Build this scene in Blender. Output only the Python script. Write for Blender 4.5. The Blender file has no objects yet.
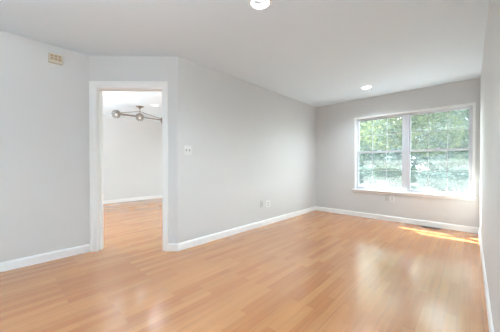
import bpy, bmesh, math, random
from mathutils import Vector, Matrix

S = bpy.context.scene
COL = S.collection
R = math.radians

# ------------------------------------------------------------------ camera
cam = bpy.data.cameras.new('camera')
cam.sensor_width = 36.0
cam.lens = 237.29 / 500.0 * 36.0
cam.clip_start = 0.02
camo = bpy.data.objects.new('camera', cam)
COL.objects.link(camo)
camo.location = (0, 0, 1.0876)
camo.rotation_euler = (math.pi / 2 - 0.0069, 0, 0.7491)
S.camera = camo

# ------------------------------------------------------------------ colour management
S.view_settings.view_transform = 'Standard'
S.view_settings.look = 'None'
S.view_settings.gamma = 1.0
S.view_settings.use_curve_mapping = False
S.view_settings.exposure = 0.74

# ------------------------------------------------------------------ sky and sun
SKY = 7.5
w = bpy.data.worlds.new('sky')
S.world = w
w.use_nodes = True
nt = w.node_tree
nt.nodes.clear()
out = nt.nodes.new('ShaderNodeOutputWorld')
bg = nt.nodes.new('ShaderNodeBackground')
sky = nt.nodes.new('ShaderNodeTexSky')
sky.sky_type = 'PREETHAM'
sky.turbidity = 6.0
sky.sun_direction = (-0.57, 0.37, 0.6)
mixn = nt.nodes.new('ShaderNodeMix')
mixn.data_type = 'RGBA'
mixn.inputs[0].default_value = 0.9
mixn.inputs[7].default_value = (0.85, 0.94, 1.0, 1)
nt.links.new(sky.outputs[0], mixn.inputs[6])
nt.links.new(mixn.outputs[2], bg.inputs[0])
bg.inputs[1].default_value = SKY
nt.links.new(bg.outputs[0], out.inputs[0])

SUN_TRAVEL = Vector((0.57, -0.37, -0.60))
sl = bpy.data.lights.new('sun', 'SUN')
sl.energy = 44.0
sl.angle = R(0.53)
sl.color = (1.0, 0.96, 0.92)
so = bpy.data.objects.new('sun', sl)
COL.objects.link(so)
so.location = (-20, 20, 20)
so.rotation_euler = SUN_TRAVEL.to_track_quat('-Z', 'Y').to_euler()


def portal(name, loc, rot, sx, sy):
    l = bpy.data.lights.new(name, 'AREA')
    l.shape = 'RECTANGLE'
    l.size, l.size_y = sx, sy
    l.cycles.is_portal = True
    o = bpy.data.objects.new(name, l)
    o.location, o.rotation_euler = loc, rot
    COL.objects.link(o)


portal('window_portal', (-0.875, 5.34, 1.31), (-math.pi / 2, 0, 0), 1.85, 1.5)
portal('added_window_portal', (-5.2, 5.34, 1.31), (-math.pi / 2, 0, 0), 2.4, 1.5)


def bounce(name, loc, size, watts):
    # fill light added to brighten ceilings, behind the camera / out of the doorway's view
    l = bpy.data.lights.new(name, 'AREA')
    l.shape = 'DISK'
    l.size = size
    l.energy = watts
    l.color = (0.83, 0.94, 1.0)
    o = bpy.data.objects.new(name, l)
    o.location, o.rotation_euler = loc, (math.pi, 0, 0)
    COL.objects.link(o)


bounce('ceiling_fill', (-0.75, -0.9, 1.7), 0.9, 50)
bounce('side_room_ceiling_fill', (-5.0, -0.3, 1.2), 0.9, 92)

LAMP_W = 12.5          # each recessed ceiling lamp, watts
LAMP_COL = (0.77, 0.91, 1.0)
GLOBE_W = 0.6          # each chandelier globe, watts


# ------------------------------------------------------------------ materials
def srgb(r, g, b):
    f = lambda c: (c / 255 / 12.92) if c / 255 <= 0.04045 else ((c / 255 + 0.055) / 1.055) ** 2.4
    return (f(r), f(g), f(b), 1)


def mat(name, col, rough=0.5, metal=0.0, spec=0.5, noise=0.0, nscale=20.0, bump=0.0, bscale=200.0):
    m = bpy.data.materials.new(name)
    m.use_nodes = True
    n = m.node_tree.nodes
    L = m.node_tree.links
    b = n['Principled BSDF']
    b.inputs['Base Color'].default_value = col
    b.inputs['Roughness'].default_value = rough
    b.inputs['Metallic'].default_value = metal
    b.inputs['Specular IOR Level'].default_value = spec
    tc = n.new('ShaderNodeTexCoord')
    if noise > 0:
        t = n.new('ShaderNodeTexNoise')
        t.inputs['Scale'].default_value = nscale
        t.inputs['Detail'].default_value = 4
        L.new(tc.outputs['Object'], t.inputs['Vector'])
        hv = n.new('ShaderNodeHueSaturation')
        hv.inputs['Color'].default_value = col
        mr = n.new('ShaderNodeMapRange')
        mr.inputs[3].default_value = 1 - noise
        mr.inputs[4].default_value = 1 + noise
        L.new(t.outputs['Fac'], mr.inputs[0])
        L.new(mr.outputs[0], hv.inputs['Value'])
        L.new(hv.outputs[0], b.inputs['Base Color'])
    if bump > 0:
        t2 = n.new('ShaderNodeTexNoise')
        t2.inputs['Scale'].default_value = bscale
        t2.inputs['Detail'].default_value = 3
        L.new(tc.outputs['Object'], t2.inputs['Vector'])
        bp = n.new('ShaderNodeBump')
        bp.inputs['Strength'].default_value = bump
        bp.inputs['Distance'].default_value = 0.002
        L.new(t2.outputs['Fac'], bp.inputs['Height'])
        L.new(bp.outputs[0], b.inputs['Normal'])
    return m


M_WALL = mat('wall_paint', srgb(221, 221, 220), 0.55, spec=0.3, noise=0.01, nscale=3, bump=0.15, bscale=260)
M_CEIL = mat('ceiling_paint', srgb(230, 241, 249), 0.8, spec=0.2, bump=0.2, bscale=180)
M_TRIM = mat('white_trim_paint', srgb(249, 249, 248), 0.35, spec=0.4, noise=0.01, nscale=8)
M_VINYL = mat('white_vinyl', srgb(212, 213, 218), 0.35, spec=0.4)
M_PLATE = mat('white_plastic', srgb(236, 236, 234), 0.35)
M_GREYPL = mat('grey_plastic', srgb(206, 205, 203), 0.4)
M_SLOT = mat('dark_slot', srgb(60, 58, 56), 0.6)
M_TOGGLE = mat('switch_toggle', srgb(176, 174, 170), 0.4)
M_CREAM = mat('aged_cream_plastic', srgb(226, 218, 200), 0.5, noise=0.03)
M_TAN = mat('tan_speaker_cloth', srgb(196, 172, 142), 0.8, noise=0.08, nscale=300)
M_BRONZE = mat('brown_register_metal', srgb(84, 64, 48), 0.45, metal=0.3)
M_DUCT_SHADE = mat('duct_shade_dark', srgb(40, 34, 30), 0.9)
M_NICKEL = mat('brushed_nickel', srgb(150, 144, 138), 0.3, metal=0.85, noise=0.05, nscale=60)
M_BAFFLE = mat('lamp_baffle', srgb(150, 150, 150), 0.5)
M_RING = mat('lamp_flange', srgb(240, 240, 240), 0.4)
M_ROOF = mat('roof_wood', srgb(200, 198, 192), 0.8, noise=0.05)
M_ADDED_GUTTER = mat('added_gutter_metal', srgb(230, 230, 228), 0.4)
M_EXT = mat('exterior_siding', srgb(205, 200, 190), 0.8, noise=0.03)
M_BOUNCE_SLAB = mat('bounce_slab_grey', srgb(70, 70, 70), 0.85, noise=0.06, nscale=4)


def emis(name, col, strength):
    m = bpy.data.materials.new(name)
    m.use_nodes = True
    n = m.node_tree.nodes
    b = n['Principled BSDF']
    b.inputs['Base Color'].default_value = (0.8, 0.8, 0.8, 1)
    b.inputs['Emission Color'].default_value = col
    b.inputs['Emission Strength'].default_value = strength
    return m


M_LENS = emis('lit_lamp_lens', (1.0, 0.98, 0.95, 1), 1.5)
M_BULB = emis('lit_bulb', (1.0, 0.96, 0.9, 1), 0.8)


def glass_mat(name, tint, gloss_fac, veil=0.0):
    m = bpy.data.materials.new(name)
    m.use_nodes = True
    n = m.node_tree.nodes
    L = m.node_tree.links
    n.clear()
    o = n.new('ShaderNodeOutputMaterial')
    tr = n.new('ShaderNodeBsdfTransparent')
    tr.inputs[0].default_value = tint
    gl = n.new('ShaderNodeBsdfGlossy')
    gl.inputs['Roughness'].default_value = 0.02
    fr = n.new('ShaderNodeFresnel')
    fr.inputs[0].default_value = 1.45
    mul = n.new('ShaderNodeMath')
    mul.operation = 'MULTIPLY'
    mul.inputs[1].default_value = gloss_fac
    geo = n.new('ShaderNodeNewGeometry')      # the mirror reflection belongs to the entry face only
    fm = n.new('ShaderNodeMath')
    fm.operation = 'SUBTRACT'
    fm.inputs[0].default_value = 1.0
    L.new(geo.outputs['Backfacing'], fm.inputs[1])
    fm2 = n.new('ShaderNodeMath')
    fm2.operation = 'MULTIPLY'
    L.new(fm.outputs[0], fm2.inputs[0])
    L.new(fr.outputs[0], fm2.inputs[1])
    L.new(fm2.outputs[0], mul.inputs[0])
    mx = n.new('ShaderNodeMixShader')
    L.new(mul.outputs[0], mx.inputs[0])
    L.new(tr.outputs[0], mx.inputs[1])
    L.new(gl.outputs[0], mx.inputs[2])
    # a translucent veil mixed in to imitate hazy glare on the panes
    tl = n.new('ShaderNodeBsdfTranslucent')
    tl.inputs[0].default_value = srgb(236, 246, 243)
    md = n.new('ShaderNodeMixShader')
    md.inputs[0].default_value = veil
    L.new(mx.outputs[0], md.inputs[1])
    L.new(tl.outputs[0], md.inputs[2])
    L.new(md.outputs[0], o.inputs[0])
    return m


M_GLASS = glass_mat('window_glass', (0.93, 0.97, 0.955, 1), 1.0, 0.042)
M_GLASS_LOW = glass_mat('screened_window_glass', (0.93, 0.97, 0.955, 1), 1.0, 0.028)
M_GLOBE = glass_mat('clear_globe_glass', (0.86, 0.84, 0.82, 1), 1.0)


def screen_mat():
    # fine pale insect mesh: part open, part light fibre
    m = bpy.data.materials.new('insect_mesh')
    m.use_nodes = True
    n = m.node_tree.nodes
    L = m.node_tree.links
    n.clear()
    o = n.new('ShaderNodeOutputMaterial')
    tr = n.new('ShaderNodeBsdfTransparent')
    df = n.new('ShaderNodeBsdfTranslucent')
    df.inputs[0].default_value = srgb(70, 80, 82)
    mx = n.new('ShaderNodeMixShader')
    mx.inputs[0].default_value = 0.10
    L.new(tr.outputs[0], mx.inputs[1])
    L.new(df.outputs[0], mx.inputs[2])
    L.new(mx.outputs[0], o.inputs[0])
    return m


M_SCREEN = screen_mat()


def floor_mat():
    m = bpy.data.materials.new('oak_laminate')
    m.use_nodes = True
    n = m.node_tree.nodes
    L = m.node_tree.links
    b = n['Principled BSDF']
    tc = n.new('ShaderNodeTexCoord')
    sp = n.new('ShaderNodeSeparateXYZ')
    L.new(tc.outputs['Object'], sp.inputs[0])
    cb = n.new('ShaderNodeCombineXYZ')
    L.new(sp.outputs['Y'], cb.inputs[0])
    L.new(sp.outputs['X'], cb.inputs[1])
    br = n.new('ShaderNodeTexBrick')
    br.offset = 0.37
    br.offset_frequency = 2
    br.inputs['Scale'].default_value = 1.0
    br.inputs['Brick Width'].default_value = 0.62
    br.inputs['Row Height'].default_value = 0.066
    br.inputs['Mortar Size'].default_value = 0.0007
    br.inputs['Mortar Smooth'].default_value = 0.3
    br.inputs['Bias'].default_value = 0.0
    br.inputs['Color1'].default_value = srgb(204, 140, 83)
    br.inputs['Color2'].default_value = srgb(186, 119, 66)
    br.inputs['Mortar'].default_value = srgb(150, 98, 62)
    L.new(cb.outputs[0], br.inputs['Vector'])
    # long wood grain
    mp = n.new('ShaderNodeMapping')
    mp.inputs['Scale'].default_value = (38, 1.6, 1)
    L.new(tc.outputs['Object'], mp.inputs[0])
    ns = n.new('ShaderNodeTexNoise')
    ns.inputs['Scale'].default_value = 1.0
    ns.inputs['Detail'].default_value = 6
    ns.inputs['Roughness'].default_value = 0.65
    L.new(mp.outputs[0], ns.inputs['Vector'])
    mr = n.new('ShaderNodeMapRange')
    mr.inputs[1].default_value = 0.3
    mr.inputs[2].default_value = 0.7
    mr.inputs[3].default_value = 0.87
    mr.inputs[4].default_value = 1.09
    L.new(ns.outputs['Fac'], mr.inputs[0])
    hv = n.new('ShaderNodeHueSaturation')
    L.new(br.outputs['Color'], hv.inputs['Color'])
    L.new(mr.outputs[0], hv.inputs['Value'])
    L.new(hv.outputs[0], b.inputs['Base Color'])
    b.inputs['Roughness'].default_value = 0.17
    b.inputs['IOR'].default_value = 2.5
    b.inputs['Specular IOR Level'].default_value = 0.5
    bp = n.new('ShaderNodeBump')
    bp.inputs['Strength'].default_value = 0.04
    bp.inputs['Distance'].default_value = 0.001
    L.new(ns.outputs['Fac'], bp.inputs['Height'])
    L.new(bp.outputs[0], b.inputs['Normal'])
    return m


M_FLOOR = floor_mat()


def leaf_mat(name, c1, c2):
    m = bpy.data.materials.new(name)
    m.use_nodes = True
    n = m.node_tree.nodes
    L = m.node_tree.links
    n.clear()
    o = n.new('ShaderNodeOutputMaterial')
    tc = n.new('ShaderNodeTexCoord')
    ns = n.new('ShaderNodeTexNoise')
    ns.inputs['Scale'].default_value = 1.3
    ns.inputs['Detail'].default_value = 5
    L.new(tc.outputs['Object'], ns.inputs['Vector'])
    cr = n.new('ShaderNodeValToRGB')
    cr.color_ramp.elements[0].position = 0.35
    cr.color_ramp.elements[1].position = 0.68
    cr.color_ramp.elements[0].color = c1
    cr.color_ramp.elements[1].color = c2
    L.new(ns.outputs['Fac'], cr.inputs[0])
    df = n.new('ShaderNodeBsdfDiffuse')
    tl = n.new('ShaderNodeBsdfTranslucent')
    mx = n.new('ShaderNodeMixShader')
    mx.inputs[0].default_value = 0.45
    L.new(cr.outputs[0], df.inputs[0])
    L.new(cr.outputs[0], tl.inputs[0])
    L.new(df.outputs[0], mx.inputs[1])
    L.new(tl.outputs[0], mx.inputs[2])
    L.new(mx.outputs[0], o.inputs[0])
    return m


M_LEAF_Y = leaf_mat('yellow_green_leaves', srgb(66, 82, 62), srgb(98, 106, 70))
M_LEAF_G = leaf_mat('green_leaves', srgb(64, 80, 70), srgb(88, 102, 84))
M_LEAF_P = leaf_mat('hazed_leaves', srgb(82, 99, 97), srgb(100, 115, 109))  # outdoor haze put into the leaf colour as a pale, desaturated green
M_BARK = mat('bark', srgb(52, 48, 44), 0.9, noise=0.15, nscale=12, bump=0.6, bscale=30)
M_LAWN = mat('lawn_grass', srgb(46, 56, 50), 0.9, noise=0.12, nscale=1.5)


# ------------------------------------------------------------------ mesh helpers
def link(name, bm, m, parent=None, smooth=False):
    me = bpy.data.meshes.new(name)
    bmesh.ops.recalc_face_normals(bm, faces=bm.faces)
    bm.to_mesh(me)
    bm.free()
    if smooth:
        for p in me.polygons:
            p.use_smooth = True
    for k in (m if isinstance(m, (list, tuple)) else [m]):
        me.materials.append(k)
    o = bpy.data.objects.new(name, me)
    COL.objects.link(o)
    if parent is not None:
        o.parent = parent
    return o


def struct(name, bm, m, label=None, parent=None):
    o = link(name, bm, m, parent)
    if parent is None:
        o['kind'] = 'structure'
        if label:
            o['label'] = label
            o['category'] = name.split('_')[0]
    return o


def thing(name, label, cat, loc=(0, 0, 0), rot=(0, 0, 0), group=None):
    o = bpy.data.objects.new(name, None)
    o.empty_display_size = 0.1
    COL.objects.link(o)
    o.location, o.rotation_euler = loc, rot
    o['label'], o['category'] = label, cat
    if group:
        o['group'] = group
    return o


def box(bm, x0, x1, y0, y1, z0, z1, bevel=0.0, mtx=None):
    vs = [bm.verts.new((x, y, z)) for z in (z0, z1) for x, y in ((x0, y0), (x1, y0), (x1, y1), (x0, y1))]
    fs = [bm.faces.new([vs[i] for i in f]) for f in
          ((3, 2, 1, 0), (4, 5, 6, 7), (0, 1, 5, 4), (1, 2, 6, 5), (2, 3, 7, 6), (3, 0, 4, 7))]
    nv = vs
    if bevel > 0:
        es = list({e for f in fs for e in f.edges})
        r = bmesh.ops.bevel(bm, geom=es, offset=bevel, segments=2, affect='EDGES', profile=0.6)
        nv = list({v for f in r['faces'] for v in f.verts} | {v for v in vs if v.is_valid})
    if mtx is not None:
        bmesh.ops.transform(bm, matrix=mtx, verts=nv)
    return bm


def B(*a, **k):
    return box(bmesh.new(), *a, **k)


def prism(bm, pts, z0, z1):
    lo = [bm.verts.new((x, y, z0)) for x, y in pts]
    hi = [bm.verts.new((x, y, z1)) for x, y in pts]
    n = len(pts)
    bm.faces.new(lo[::-1])
    bm.faces.new(hi)
    for i in range(n):
        j = (i + 1) % n
        bm.faces.new((lo[i], lo[j], hi[j], hi[i]))
    return bm


def sweep(bm, path, prof, closed=False):
    """profile of (out, up) pairs swept along a plan path; 'out' is to the right of travel, mitred at corners"""
    n = len(path)
    P = [Vector((p[0], p[1])) for p in path]
    rings = []
    for i in range(n):
        dirs = []
        if i > 0:
            dirs.append((P[i] - P[i - 1]).normalized())
        if i < n - 1:
            dirs.append((P[i + 1] - P[i]).normalized())
        ns = [Vector((d.y, -d.x)) for d in dirs]
        if len(ns) == 2:
            m = (ns[0] + ns[1]).normalized()
            m = m / max(0.2, m.dot(ns[0]))
        else:
            m = ns[0]
        rings.append([bm.verts.new((P[i].x + m.x * a, P[i].y + m.y * a, z)) for a, z in prof])
    k = len(prof)
    for i in range(n - 1):
        for j in range(k):
            j2 = (j + 1) % k
            bm.faces.new((rings[i][j], rings[i + 1][j], rings[i + 1][j2], rings[i][j2]))
    bm.faces.new(rings[0])
    bm.faces.new(rings[-1][::-1])
    return bm


def lathe(bm, prof, n=32, mtx=None, cap=False):
    rings = []
    for r, z in prof:
        if r < 1e-6:
            rings.append([bm.verts.new((0, 0, z))])
        else:
            rings.append([bm.verts.new((r * math.cos(2 * math.pi * i / n), r * math.sin(2 * math.pi * i / n), z)) for i in range(n)])
    for a, b in zip(rings, rings[1:]):
        for i in range(n):
            j = (i + 1) % n
            if len(a) == 1 and len(b) == 1:
                continue
            if len(a) == 1:
                bm.faces.new((a[0], b[j], b[i]))
            elif len(b) == 1:
                bm.faces.new((a[i], a[j], b[0]))
            else:
                bm.faces.new((a[i], a[j], b[j], b[i]))
    if mtx is not None:
        bmesh.ops.transform(bm, matrix=mtx, verts=[v for r in rings for v in r])
    return bm


def tube(bm, pts, rad, n=10):
    """round tube through points; rad a number or one per point"""
    pts = [Vector(p) for p in pts]
    rads = rad if isinstance(rad, (list, tuple)) else [rad] * len(pts)
    rings = []
    ref = Vector((0, 0, 1))
    for i, p in enumerate(pts):
        d = (pts[min(i + 1, len(pts) - 1)] - pts[max(i - 1, 0)]).normalized()
        a = ref if abs(d.dot(ref)) < 0.95 else Vector((1, 0, 0))
        u = d.cross(a).normalized()
        v = d.cross(u).normalized()
        rings.append([bm.verts.new(p + (u * math.cos(2 * math.pi * k / n) + v * math.sin(2 * math.pi * k / n)) * rads[i]) for k in range(n)])
    for a, b in zip(rings, rings[1:]):
        for k in range(n):
            j = (k + 1) % n
            bm.faces.new((a[k], a[j], b[j], b[k]))
    bm.faces.new(rings[0][::-1])
    bm.faces.new(rings[-1])
    return bm


# ------------------------------------------------------------------ the room shell
H = 2.44
XL, XM, YF, XR = -3.48, -2.693, 5.171, 0.107
A = Vector((-3.48, 0.803))
Bc = Vector((-2.693, 1.563))
DL = (Bc - A).length
DD = (Bc - A).normalized()
YB = -2.8                      # back of this room
XFAR, YSIDE = -7.35, -1.5      # the side room beyond the doorway
WT = 0.15                      # outer wall thickness

LAMPS = [(-1.295, 1.516), (-1.345, 4.45), (-5.27, 2.49), (-5.19, 0.4), (-5.19, 4.5)]  # last two are unseen, added to brighten the side room

struct('floor', B(XFAR - 0.1, XR + 0.1, YB - 0.1, YF + WT, -0.12, 0), M_FLOOR, 'glossy orange oak laminate floor of narrow strips')


def ceiling_bm():
    bm = bmesh.new()
    x0, x1, y0, y1 = XFAR - 0.1, XR + 0.1, YB - 0.1, YF + WT
    loop = [bm.verts.new((x, y, H)) for x, y in ((x0, y0), (x1, y0), (x1, y1), (x0, y1))]
    ed = [bm.edges.new((loop[i], loop[(i + 1) % 4])) for i in range(4)]
    for cx, cy in LAMPS:
        c = [bm.verts.new((cx + 0.074 * math.cos(2 * math.pi * i / 32), cy + 0.074 * math.sin(2 * math.pi * i / 32), H)) for i in range(32)]
        ed += [bm.edges.new((c[i], c[(i + 1) % 32])) for i in range(32)]
    bmesh.ops.triangle_fill(bm, edges=ed, use_beauty=True, use_dissolve=False)
    # drop anything filled inside the lamp holes
    bad = [f for f in bm.faces if any((f.calc_center_median().xy - Vector(c)).length < 0.073 for c in LAMPS)]
    if bad:
        bmesh.ops.delete(bm, geom=bad, context='FACES_ONLY')
    ext = bmesh.ops.extrude_face_region(bm, geom=bm.faces[:])
    bmesh.ops.translate(bm, verts=[v for v in ext['geom'] if isinstance(v, bmesh.types.BMVert)], vec=(0, 0, 0.14))
    return bm


struct('ceiling', ceiling_bm(), M_CEIL, 'smooth off-white ceiling with recessed lamps')

struct('wall_left', prism(bmesh.new(), [(XL, YB), (XL, A.y), (XL - 0.12, A.y + 0.051), (XL - 0.12, YB)], 0, H), M_WALL,
       'pale grey wall left of the doorway')
struct('wall_middle', prism(bmesh.new(), [(XM, Bc.y), (XM, YF), (XM - 0.12, YF), (XM - 0.12, Bc.y + 0.051)], 0, H), M_WALL,
       'long pale grey wall running from the doorway to the window wall')
struct('wall_right', B(XR, XR + 0.12, YB, YF, 0, H), M_WALL, 'pale grey wall at the right edge')

# diagonal wall with the doorway
DO0, DO1, DTOP = 0.078, 0.932, 2.055   # rough opening along the wall


def dpt(s, off):                        # off > 0 goes into the room
    n = Vector((DD.y, -DD.x))
    p = A + DD * s + n * off
    return (p.x, p.y)


bm = bmesh.new()
oL, oR = (XL - 0.12, A.y + 0.051), (XM - 0.12, Bc.y + 0.051)
prism(bm, [(A.x, A.y), dpt(DO0, 0), dpt(DO0, -0.12), oL], 0, H)
prism(bm, [dpt(DO1, 0), (Bc.x, Bc.y), oR, dpt(DO1, -0.12)], 0, H)
prism(bm, [dpt(DO0, 0), dpt(DO1, 0), dpt(DO1, -0.12), dpt(DO0, -0.12)], DTOP, H)
struct('wall_diagonal', bm, M_WALL, 'narrow angled grey wall holding the doorway')

# window wall (both rooms) with two openings
WX0, WX1, WZ0, WZ1 = -1.77, 0.02, 0.572, 2.035
NX0, NX1 = -6.4, -4.0


def wall_with_holes(x0, x1, y0, y1, holes):
    bm = bmesh.new()
    xs = x0
    for hx0, hx1, hz0, hz1 in holes:
        box(bm, xs, hx0, y0, y1, 0, H)
        box(bm, hx0, hx1, y0, y1, 0, hz0)
        box(bm, hx0, hx1, y0, y1, hz1, H)
        xs = hx1
    box(bm, xs, x1, y0, y1, 0, H)
    return bm


struct('wall_window', wall_with_holes(XM - 0.12, XR + 0.12, YF, YF + WT, [(WX0, WX1, WZ0, WZ1)]), M_WALL,
       'grey end wall holding the wide double window')
struct('wall_side_room_window', wall_with_holes(XFAR - 0.1, XM - 0.12, YF, YF + WT, [(NX0, NX1, WZ0, WZ1)]), M_WALL)
struct('wall_side_room', B(XFAR - 0.1, XFAR, YSIDE, YF, 0, H), M_WALL, 'white far wall of the side room seen through the doorway')
struct('wall_side_room_back', B(XFAR - 0.1, XL - 0.12, YSIDE - 0.1, YSIDE, 0, H), M_WALL)
struct('wall_back', B(XL - 0.12, XR + 0.12, YB - WT, YB, 0, H), M_WALL)

# ------------------------------------------------------------------ baseboards, casing, jambs
BBH = 0.095
PROF = [(0, 0), (0.014, 0), (0.014, BBH - 0.02), (0.010, BBH - 0.008), (0.004, BBH), (0, BBH)]


def baseboard(name, path):
    struct(name, sweep(bmesh.new(), path, PROF), M_TRIM)


CL0, CL1, CR0, CR1 = 0.012, 0.092, 0.910, 0.976   # casing extents along the diagonal wall
baseboard('baseboard_left', [(XL, YB), (XL, A.y - 0.004)])
baseboard('baseboard_middle', [dpt(CR1 + 0.001, 0), (Bc.x, Bc.y), (XM, YF), (XR, YF)])
baseboard('baseboard_right', [(XR, YF - 0.015), (XR, YB)])
baseboard('baseboard_side_room', [(XFAR, YSIDE), (XFAR, YF)])

# door casing: stepped boards, mitred look, plus the jamb lining
n_in = Vector((DD.y, -DD.x))
MD = Matrix(((DD.x, n_in.x, 0, A.x), (DD.y, n_in.y, 0, A.y), (0, 0, 1, 0), (0, 0, 0, 1)))   # local: s, out, z


def casing_bm():
    bm = bmesh.new()
    zt = 2.118
    # path in (s,z), profile across
    prof = [(0.0, 0.0), (0.0, 0.018), (0.022, 0.018), (0.028, 0.013), (0.062, 0.011), (0.072, 0.007), (0.072, 0.0)]
    wl = CL1 - CL0
    out_pts = [(CL0, 0.0), (CL0, zt), (CR1, zt), (CR1, 0.0)]
    in_pts = [(CL1, 0.0), (CL1, 2.038), (CR0, 2.038), (CR0, 0.0)]
    rings = []
    for (so_, zo), (si, zi) in zip(out_pts, in_pts):
        ring = []
        for t, d in prof:
            k = t / 0.072
            ring.append(bm.verts.new((so_ + (si - so_) * k, d, zo + (zi - zo) * k)))
        rings.append(ring)
    for a, b in zip(rings, rings[1:]):
        for j in range(len(prof)):
            j2 = (j + 1) % len(prof)
            bm.faces.new((a[j], b[j], b[j2], a[j2]))
    bm.faces.new(rings[0])
    bm.faces.new(rings[-1][::-1])
    bmesh.ops.transform(bm, matrix=MD, verts=bm.verts)
    return bm


door = thing('door_1', 'white trimmed open doorway in the angled wall', 'doorway')
door['kind'] = 'structure'
link('door_casing', casing_bm(), M_TRIM, door)
bm = bmesh.new()
box(bm, DO0 + 0.001, 0.097, -0.121, 0.001, 0, 2.032, mtx=MD)
box(bm, 0.903, DO1 - 0.001, -0.121, 0.001, 0, 2.032, mtx=MD)
box(bm, DO0 + 0.001, DO1 - 0.001, -0.121, 0.001, 2.032, 2.054, mtx=MD)
link('door_jamb', bm, M_TRIM, door)
bm = bmesh.new()                         # stop bead round the jamb
box(bm, 0.097, 0.108, -0.085, -0.05, 0, 2.021, mtx=MD)
box(bm, 0.892, 0.903, -0.085, -0.05, 0, 2.021, mtx=MD)
box(bm, 0.097, 0.903, -0.085, -0.05, 2.021, 2.032, mtx=MD)
link('door_stop', bm, M_TRIM, door)

# ------------------------------------------------------------------ the double window
win = thing('window_1', 'wide white double-hung window pair in the end wall', 'window', (0, 0, 0))
win['kind'] = 'structure'
# interior casing and sill
bm = bmesh.new()
cw = 0.030
box(bm, WX0 - cw, WX0, YF - 0.012, YF, WZ0, WZ1 + cw, 0.002)
box(bm, WX1, WX1 + cw + 0.004, YF - 0.012, YF, WZ0, WZ1 + cw, 0.002)
box(bm, WX0, WX1, YF - 0.012, YF, WZ1, WZ1 + cw, 0.002)
link('window_casing', bm, M_TRIM, win)
bm = bmesh.new()
box(bm, WX0 - 0.07, WX1 + 0.045, YF - 0.035, YF, WZ0 - 0.022, WZ0, 0.004)
box(bm, WX0, WX1, YF, YF + 0.06, WZ0 - 0.02, WZ0 + 0.001)
box(bm, WX0 - 0.05, WX1 + 0.035, YF - 0.012, YF, WZ0 - 0.062, WZ0 - 0.023, 0.003)
link('window_sill', bm, M_TRIM, win)
# frame
FY0, FY1 = YF + 0.045, YF + 0.145
MX0, MX1 = -0.925, -0.842
bm = bmesh.new()
box(bm, WX0, WX0 + 0.018, FY0, FY1, WZ0, WZ1)
box(bm, WX1 - 0.018, WX1, FY0, FY1, WZ0, WZ1)
box(bm, WX0 + 0.018, WX1 - 0.018, FY0, FY1, WZ1 - 0.018, WZ1)
box(bm, WX0 + 0.018, WX1 - 0.018, FY0, FY1, WZ0, WZ0 + 0.016)
box(bm, MX0, MX1, FY0 - 0.01, FY1, WZ0 + 0.016, WZ1 - 0.018)
link('window_frame', bm, M_VINYL, win)
ZM = 1.338


def sash(x0, x1, z0, z1, y0, y1, rb, rt, gm):
    st = 0.026
    bm = bmesh.new()
    box(bm, x0, x0 + st, y0, y1, z0, z1, 0.003)
    box(bm, x1 - st, x1, y0, y1, z0, z1, 0.003)
    box(bm, x0 + st, x1 - st, y0, y1, z0, z0 + rb, 0.003)
    box(bm, x0 + st, x1 - st, y0, y1, z1 - rt, z1, 0.003)
    o = link('sash', bm, M_VINYL, win)
    gx0, gx1, gz0, gz1 = x0 + st, x1 - st, z0 + rb, z1 - rt
    ym = (y0 + y1) / 2
    g = B(gx0 - 0.005, gx1 + 0.005, ym - 0.002, ym + 0.002, gz0 - 0.005, gz1 + 0.005)
    link('glass_pane', g, gm, o)
    mb = bmesh.new()
    mw = 0.0045
    for k in (1, 2):
        cx = gx0 + (gx1 - gx0) * k / 3
        box(mb, cx - mw, cx + mw, ym - 0.010, ym - 0.003, gz0, gz1)
    cz = (gz0 + gz1) / 2
    for k in range(3):
        a = gx0 + (gx1 - gx0) * k / 3 + (mw if k else 0)
        b = gx0 + (gx1 - gx0) * (k + 1) / 3 - (mw if k < 2 else 0)
        box(mb, a, b, ym - 0.010, ym - 0.003, cz - mw, cz + mw)
    link('muntin_grid', mb, M_VINYL, o)


for x0, x1 in ((WX0 + 0.018, MX0), (MX1, WX1 - 0.018)):
    sash(x0, x1, WZ0 + 0.016, ZM + 0.018, FY0 + 0.004, FY0 + 0.036, 0.030, 0.036, M_GLASS_LOW)       # lower, inner
    sash(x0, x1, ZM - 0.018, WZ1 - 0.018, FY0 + 0.040, FY0 + 0.072, 0.036, 0.024, M_GLASS)       # upper, outer
    link('insect_screen', B(x0, x1, FY0 + 0.086, FY0 + 0.088, WZ0 + 0.016, ZM), M_SCREEN, win)
    bm = bmesh.new()
    cx = (x0 + x1) / 2
    box(bm, cx - 0.03, cx + 0.03, FY0 + 0.006, FY0 + 0.030, ZM + 0.018, ZM + 0.026, 0.002)
    box(bm, cx - 0.012, cx + 0.025, FY0 + 0.010, FY0 + 0.022, ZM + 0.026, ZM + 0.038, 0.002)
    link('sash_lock', bm, M_VINYL, win)


def plain_window(name, x0, x1, z0, z1, y0, y1):
    t = thing(name, 'plain white framed window added for daylight', 'window')
    t['kind'] = 'structure'
    del t['label'], t['category']
    bm = bmesh.new()
    fw = 0.05
    box(bm, x0, x0 + fw, y0, y1, z0, z1)
    box(bm, x1 - fw, x1, y0, y1, z0, z1)
    box(bm, x0 + fw, x1 - fw, y0, y1, z0, z0 + fw)
    box(bm, x0 + fw, x1 - fw, y0, y1, z1 - fw, z1)
    cx = (x0 + x1) / 2
    box(bm, cx - 0.03, cx + 0.03, y0, y1, z0 + fw, z1 - fw)
    link('window_frame', bm, M_VINYL, t)
    ym = (y0 + y1) / 2
    bm = bmesh.new()
    box(bm, x0 + fw, cx - 0.03, ym - 0.002, ym + 0.002, z0 + fw, z1 - fw)
    box(bm, cx + 0.03, x1 - fw, ym - 0.002, ym + 0.002, z0 + fw, z1 - fw)
    link('glass_pane', bm, M_GLASS, t)


plain_window('added_window', NX0, NX1, WZ0, WZ1, YF + 0.05, YF + 0.12)  # unseen window added to let daylight into the side room

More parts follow.
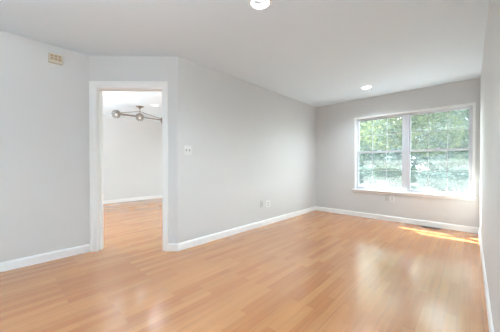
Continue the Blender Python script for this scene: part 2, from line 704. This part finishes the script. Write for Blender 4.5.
# unseen roof overhang and added gutter, shaped to cut the sun into thin streaks
EZ = 2.58
YG0, YG1, YE = 6.222, 6.262, 6.11
struct('trim_1', B(XFAR - 0.3, XR + 0.6, YF + WT, YE, EZ, EZ + 0.12), M_ROOF)
bm = bmesh.new()
box(bm, XFAR - 0.3, XR + 0.6, YG0, YG1, EZ - 0.08, EZ - 0.074)
box(bm, XFAR - 0.3, XR + 0.6, YG0, YG0 + 0.006, EZ - 0.074, EZ + 0.02)
box(bm, XFAR - 0.3, XR + 0.6, YG1 - 0.006, YG1, EZ - 0.074, EZ + 0.02)
x = XFAR
while x < XR + 0.5:
    box(bm, x, x + 0.02, YE, YG0, EZ + 0.012, EZ + 0.02)
    x += 0.9
struct('trim_2', bm, M_ADDED_GUTTER)

# ------------------------------------------------------------------ recessed ceiling lamps
lamp_labels = [
    'large round lit recessed lamp cut by the top edge of the ceiling, nearest the camera',
    'small lit recessed ceiling lamp close to the window wall',
    'lit recessed lamp in the side room ceiling, seen through the doorway',
    'unseen recessed lamp added to light the side room, left of the doorway view',
    'unseen recessed lamp added to light the side room, hidden behind the long wall',
]


def lamp(i, cx, cy):
    t = thing('recessed_light', lamp_labels[i], 'ceiling light', (cx, cy, H), group='recessed ceiling lights')
    link('trim_ring', lathe(bmesh.new(), [(0.072, 0.0), (0.072, -0.004), (0.086, -0.006), (0.095, -0.002), (0.096, 0.0)], 40), M_RING, t, True)
    link('baffle', lathe(bmesh.new(), [(0.073, -0.001), (0.068, 0.02), (0.060, 0.042), (0.058, 0.060), (0.0735, 0.060), (0.0735, -0.001)], 40), M_BAFFLE, t, True)
    link('lens', lathe(bmesh.new(), [(0.0, 0.040), (0.03, 0.042), (0.050, 0.047), (0.0585, 0.052), (0.0585, 0.058), (0.0, 0.058)], 40), M_LENS, t, True)
    l = bpy.data.lights.new('lamp_light', 'AREA')
    l.shape = 'DISK'
    l.size = 0.09
    l.spread = R(150)
    l.energy = LAMP_W if cx > -3 else (1.5 if i == 2 else 6.0)
    l.color = LAMP_COL
    lo = bpy.data.objects.new('lamp_light', l)
    COL.objects.link(lo)
    lo.parent = t
    lo.location = (0, 0, 0.036)


for i, (cx, cy) in enumerate(LAMPS):
    lamp(i, cx, cy)

# ------------------------------------------------------------------ wall plates
def plate_root(name, label, cat, loc, rotz, group=None):
    return thing(name, label, cat, loc, (0, 0, rotz), group)   # local: x across, -y out of the wall, z up


def cover(parent, wdt, hgt, m=M_PLATE):
    return link('cover_plate', B(-wdt / 2, wdt / 2, -0.006, 0, -hgt / 2, hgt / 2, 0.002), m, parent)


def outlet_parts(t, x=0):
    for z in (-0.02, 0.02):
        bm = bmesh.new()
        box(bm, x - 0.016, x + 0.016, -0.009, -0.006, z - 0.0135, z + 0.0135, 0.001)
        o = link('socket', bm, M_GREYPL, t)
        sb = bmesh.new()
        box(sb, x - 0.008, x - 0.0055, -0.0096, -0.009, z - 0.004, z + 0.006)
        box(sb, x + 0.0055, x + 0.008, -0.0096, -0.009, z - 0.004, z + 0.006)
        box(sb, x - 0.0022, x + 0.0022, -0.0096, -0.009, z - 0.011, z - 0.007)
        link('slots', sb, M_SLOT, o)
    link('screw', lathe(bmesh.new(), [(0, -0.0015), (0.003, -0.001), (0.0032, 0)], 12,
                        Matrix.Translation((x, -0.006, 0)) @ Matrix.Rotation(R(-90), 4, 'X') @ Matrix.Scale(-1, 4, (0, 0, 1))), M_GREYPL, t)


RM = R(90)       # plate on the middle wall faces +x: local -y -> +x
t = plate_root('light_switch', 'white double light switch plate beside the corner of the doorway', 'light switch', (XM, 1.705, 1.27), RM)
cover(t, 0.115, 0.125)
for x in (-0.023, 0.023):
    bm = B(x - 0.007, x + 0.007, -0.008, -0.006, -0.014, 0.014, 0.0008)
    o = link('toggle_slot', bm, M_TOGGLE, t)
    link('toggle', box(bmesh.new(), x - 0.004, x + 0.004, -0.02, -0.008, -0.004, 0.008, 0.001), M_TOGGLE, o)

t = plate_root('cable_plate', 'narrow grey cable plate low on the long wall, left of the white outlet', 'wall plate', (XM, 3.195, 0.39), RM)
cover(t, 0.070, 0.120, M_GREYPL)
link('coax_jack', lathe(bmesh.new(), [(0.007, 0), (0.007, 0.004), (0.0045, 0.005), (0.0045, 0.012), (0.0, 0.012)], 14,
                        Matrix.Translation((0, -0.006, 0)) @ Matrix.Rotation(R(90), 4, 'X')), M_NICKEL, t)
t = plate_root('power_outlet', 'white wide outlet plate low on the long wall, right of the grey plate', 'outlet', (XM, 3.37, 0.372), RM)
cover(t, 0.125, 0.120)
outlet_parts(t, -0.0)

t = plate_root('cable_plate', 'grey cable plate under the window, left of the white outlet', 'wall plate', (-1.185, YF, 0.435), 0)
cover(t, 0.070, 0.115, M_GREYPL)
link('coax_jack', lathe(bmesh.new(), [(0.007, 0), (0.007, 0.004), (0.0045, 0.005), (0.0045, 0.012), (0.0, 0.012)], 14,
                        Matrix.Translation((0, -0.006, 0)) @ Matrix.Rotation(R(90), 4, 'X')), M_NICKEL, t)
t = plate_root('power_outlet', 'white outlet under the window, right of the grey cable plate', 'outlet', (-1.095, YF, 0.43), 0)
cover(t, 0.070, 0.115)
outlet_parts(t)

# door chime box, high on the left wall
t = plate_root('door_chime', 'small cream door chime box with tan grille high on left wall', 'door chime', (XL, 0.475, 2.285), RM)
link('housing', B(-0.062, 0.062, -0.05, 0, -0.052, 0.052, 0.005), M_CREAM, t)
gr = link('grille', B(-0.052, 0.052, -0.053, -0.050, -0.026, 0.034, 0.001), M_TAN, t)
bm = bmesh.new()
for k in range(4):
    x = -0.052 + 0.104 * k / 3
    box(bm, x - 0.003, x + 0.003, -0.057, -0.052, -0.028, 0.036)
box(bm, -0.055, 0.055, -0.057, -0.052, -0.034, -0.028)
box(bm, -0.055, 0.055, -0.057, -0.052, 0.036, 0.041)
box(bm, -0.052, 0.052, -0.0565, -0.052, 0.002, 0.006)
link('grille_bars', bm, M_CREAM, t)

# floor register by the window wall
t = thing('floor_vent', 'brown metal floor vent in front of the baseboard under the window', 'floor vent', (-0.49, 5.09, 0))
bm = bmesh.new()
VX, VY = 0.145, 0.05
box(bm, -VX, VX, -VY, -VY + 0.014, 0, 0.005, 0.001)
box(bm, -VX, VX, VY - 0.014, VY, 0, 0.005, 0.001)
box(bm, -VX, -VX + 0.014, -VY + 0.014, VY - 0.014, 0, 0.005, 0.001)
box(bm, VX - 0.014, VX, -VY + 0.014, VY - 0.014, 0, 0.005, 0.001)
link('rim', bm, M_BRONZE, t)
bm = bmesh.new()
for k in range(13):
    x = -VX + 0.022 + (2 * VX - 0.044) * k / 12
    box(bm, x - 0.0035, x + 0.0035, -VY + 0.014, VY - 0.014, 0.001, 0.0045)
box(bm, -VX + 0.014, VX - 0.014, -0.003, 0.003, 0.001, 0.0046)
link('louvre_grille', bm, M_BRONZE, t)
link('duct_shade', B(-VX + 0.014, VX - 0.014, -VY + 0.014, VY - 0.014, 0, 0.0008), M_DUCT_SHADE, t)  # flat dark sheet standing in for the shade down the duct

# ------------------------------------------------------------------ chandelier in the side room
CX, CY = -5.68, 2.32
ch = thing('chandelier', 'nickel linear chandelier with three globe heads hanging in the side room', 'chandelier', (CX, CY, H))
link('canopy', lathe(bmesh.new(), [(0, 0), (0.085, 0), (0.085, -0.012), (0.05, -0.022), (0.018, -0.05), (0.012, -0.06), (0, -0.06)], 28), M_NICKEL, ch, True)
link('stem', tube(bmesh.new(), [(0, 0, -0.055), (0, 0, -0.215)], 0.009), M_NICKEL, ch, True)
HZ = -0.24
ends = [(-0.02, -0.50, HZ), (0, 0, HZ), (0.0, 0.60, HZ)]
for e in (ends[0], ends[2]):
    link('hanger_rod', tube(bmesh.new(), [(0, 0, -0.115), (e[0] * 0.97, e[1] * 0.93, HZ + 0.02)], 0.0075), M_NICKEL, ch, True)
link('front_bar', tube(bmesh.new(), [(ends[0][0], ends[0][1] + 0.05, HZ), (0, -0.05, HZ)], 0.020, 14), M_NICKEL, ch, True)
link('rear_bar', tube(bmesh.new(), [(0, 0.05, HZ), (0, ends[2][1] - 0.05, HZ)], 0.012, 14), M_NICKEL, ch, True)
for k, e in enumerate(ends):
    T = Matrix.Translation(e) @ Matrix.Scale(0.9, 4)
    rr = 0.088
    hd = link('lamp_head', lathe(bmesh.new(), [(0, 0.085), (0.05, 0.082), (0.085, 0.055), (0.101, 0.015), (0.105, -0.015), (0.097, -0.015), (0.08, 0.03), (0, 0.055)], 24, T), M_NICKEL, ch, True)
    gb = bmesh.new()
    lathe(gb, [(rr * math.sin(a), -0.035 + rr * math.cos(a)) for a in [math.pi * (0.35 + 0.65 * q / 10) for q in range(11)]], 24, T)
    link('glass_globe', gb, M_GLOBE, hd, True)
    bb = bmesh.new()
    lathe(bb, [(0.012, 0.045), (0.014, 0.02), (0.027, -0.01), (0.03, -0.03), (0.022, -0.05), (0.0, -0.06)], 16, T)
    link('bulb', bb, M_BULB, hd, True)
    rb = bmesh.new()
    for zz in (-0.03, -0.065):
        rad = math.sqrt(max(0.0, (rr + 0.004) ** 2 - (zz + 0.035) ** 2))
        pts = [(e[0] + 0.9 * rad * math.cos(2 * math.pi * q / 24), e[1] + 0.9 * rad * math.sin(2 * math.pi * q / 24), e[2] + 0.9 * zz) for q in range(25)]
        tube(rb, pts, 0.006, 6)
    link('cage_ring', rb, M_NICKEL, hd, True)
    l = bpy.data.lights.new('globe_light', 'POINT')
    l.energy = GLOBE_W
    l.color = LAMP_COL
    l.shadow_soft_size = 0.06
    lo = bpy.data.objects.new('globe_light', l)
    COL.objects.link(lo)
    lo.parent = ch
    lo.location = (e[0], e[1], e[2] - 0.14)

# ------------------------------------------------------------------ outdoors
g = B(-60, 60, YF + WT, 90, -0.5, -0.35)
go = link('ground', g, M_LAWN)
go['kind'] = 'structure'
GZ = -0.35
po = link('bounce_slab', B(-14, 8, YF + WT, 14.0, GZ, GZ + 0.02), M_BOUNCE_SLAB)  # unseen slab added to bounce sunlight up through the window
po['kind'] = 'structure'


def foliage(bm, rng, blobs, n, size):
    tot = sum(b[3] ** 2 for b in blobs)
    for bx, by, bz, br in blobs:
        for _ in range(int(n * br * br / tot)):
            while True:
                p = Vector((rng.uniform(-1, 1), rng.uniform(-1, 1), rng.uniform(-1, 1)))
                if 0.25 < p.length < 1:
                    break
            p = p.normalized() * (p.length ** 0.45)
            c = Vector((bx, by, bz)) + Vector((p.x, p.y, p.z * 0.8)) * br
            u = Vector((rng.gauss(0, 1), rng.gauss(0, 1), rng.gauss(0, 0.5))).normalized()
            v = u.cross(Vector((rng.gauss(0, 1), rng.gauss(0, 1), rng.gauss(0, 1)))).normalized()
            s = size * rng.uniform(0.6, 1.3)
            q = [c - u * s, c - v * s * 0.5, c + u * s, c + v * s * 0.5]
            bm.faces.new([bm.verts.new(k) for k in q])


def tree(name, label, x, y, height, crown_r, crown_z0, leafm, n, size, seed, trunk_r=0.14, group='trees beyond the window'):
    rng = random.Random(seed)
    t = thing(name, label, 'tree', (x, y, GZ), group=group)
    tb = bmesh.new()
    lean = rng.uniform(-0.3, 0.3)
    pts = [(lean * k / 5 + rng.uniform(-.05, .05), rng.uniform(-.05, .05), height * 0.85 * k / 5) for k in range(6)]
    tube(tb, pts, [trunk_r * (1 - 0.14 * k) for k in range(6)], 10)
    blobs = []
    nb = 13
    for k in range(nb):
        a = 2.4 * k + rng.uniform(-.4, .4)
        zz = crown_z0 + (height - crown_z0) * (k + 0.5) / nb
        f = math.sin(math.pi * min(1, (k + 2) / (nb + 2))) ** 0.6
        rr = crown_r * 0.62 * f * rng.uniform(0.5, 1.0)
        b = (rr * math.cos(a) + lean * zz / height, rr * math.sin(a), zz, crown_r * rng.uniform(0.38, 0.6))
        blobs.append(b)
        tube(tb, [(lean * zz / height * .8, 0, max(0.4, zz * 0.75)), (b[0] * .5, b[1] * .5, zz * 0.9), (b[0], b[1], b[2])],
             [trunk_r * .35, trunk_r * .22, trunk_r * .08], 6)
    link('trunk', tb, M_BARK, t)
    fb = bmesh.new()
    foliage(fb, rng, blobs, n, size)
    link('foliage', fb, leafm, t)
    return t


tree('deciduous_tree', 'nearest yellow-green leafy tree filling the top of the right window', -2.02, 12.0, 9.0, 2.7, 2.4, M_LEAF_Y, 15000, 0.10, 3)
tree('deciduous_tree', 'thin green tree with sky showing through, behind the left window', -6.2, 17.5, 7.0, 2.5, 1.6, M_LEAF_G, 5000, 0.09, 5)
tree('deciduous_tree', 'pale tree far back behind the mullion of the window', -4.3, 26.0, 8.5, 3.6, 0.4, M_LEAF_P, 7000, 0.20, 7)
tree('deciduous_tree', 'green tree at the far right edge of the right window', 1.0, 21.0, 12.0, 3.4, 0.6, M_LEAF_G, 13000, 0.15, 9)
tree('deciduous_tree', 'pale tree far back behind the left edge of the left window', -11.0, 30.0, 8.0, 4.0, 0.4, M_LEAF_P, 7000, 0.22, 11)
tree('deciduous_tree', 'hazy tree farthest back in the right window', -1.0, 33.0, 9.0, 4.4, 0.4, M_LEAF_P, 8000, 0.22, 13)
tree('deciduous_tree', 'low broad pale tree at the far end of the lawn, left window', -10.5, 40.0, 7.0, 3.9, 0.2, M_LEAF_P, 8000, 0.28, 15)
tree('deciduous_tree', 'low broad pale tree at the far end of the lawn, right window', -2.2, 47.0, 7.0, 4.2, 0.2, M_LEAF_P, 8000, 0.28, 17)


def shrub(label, x, y, hgt, rad, m, seed):
    rng = random.Random(seed)
    t = thing('shrub', label, 'shrub', (x, y, GZ), group='shrubs along the lawn')
    sb = bmesh.new()
    fb = bmesh.new()
    blobs = []
    for k in range(7):
        a = 2 * math.pi * k / 7
        b = (rad * .55 * math.cos(a), rad * .45 * math.sin(a), hgt * rng.uniform(.35, .7), rad * rng.uniform(.4, .5))
        blobs.append(b)
        tube(sb, [(b[0] * .15, b[1] * .15, 0), (b[0] * .6, b[1] * .6, b[2] * .6), b[:3]], [.03, .02, .01], 6)
    link('stems', sb, M_BARK, t)
    foliage(fb, rng, blobs, 2500, 0.09)
    link('foliage', fb, m, t)


shrub('low pale shrub on the lawn behind the left window', -6.5, 20.0, 1.5, 1.6, M_LEAF_P, 21)
shrub('rounded green shrub on the lawn behind the middle of the window', -3.9, 18.7, 1.4, 1.4, M_LEAF_G, 22)
shrub('wide pale shrub on the lawn behind the right window', -1.0, 16.6, 1.3, 1.3, M_LEAF_P, 23)
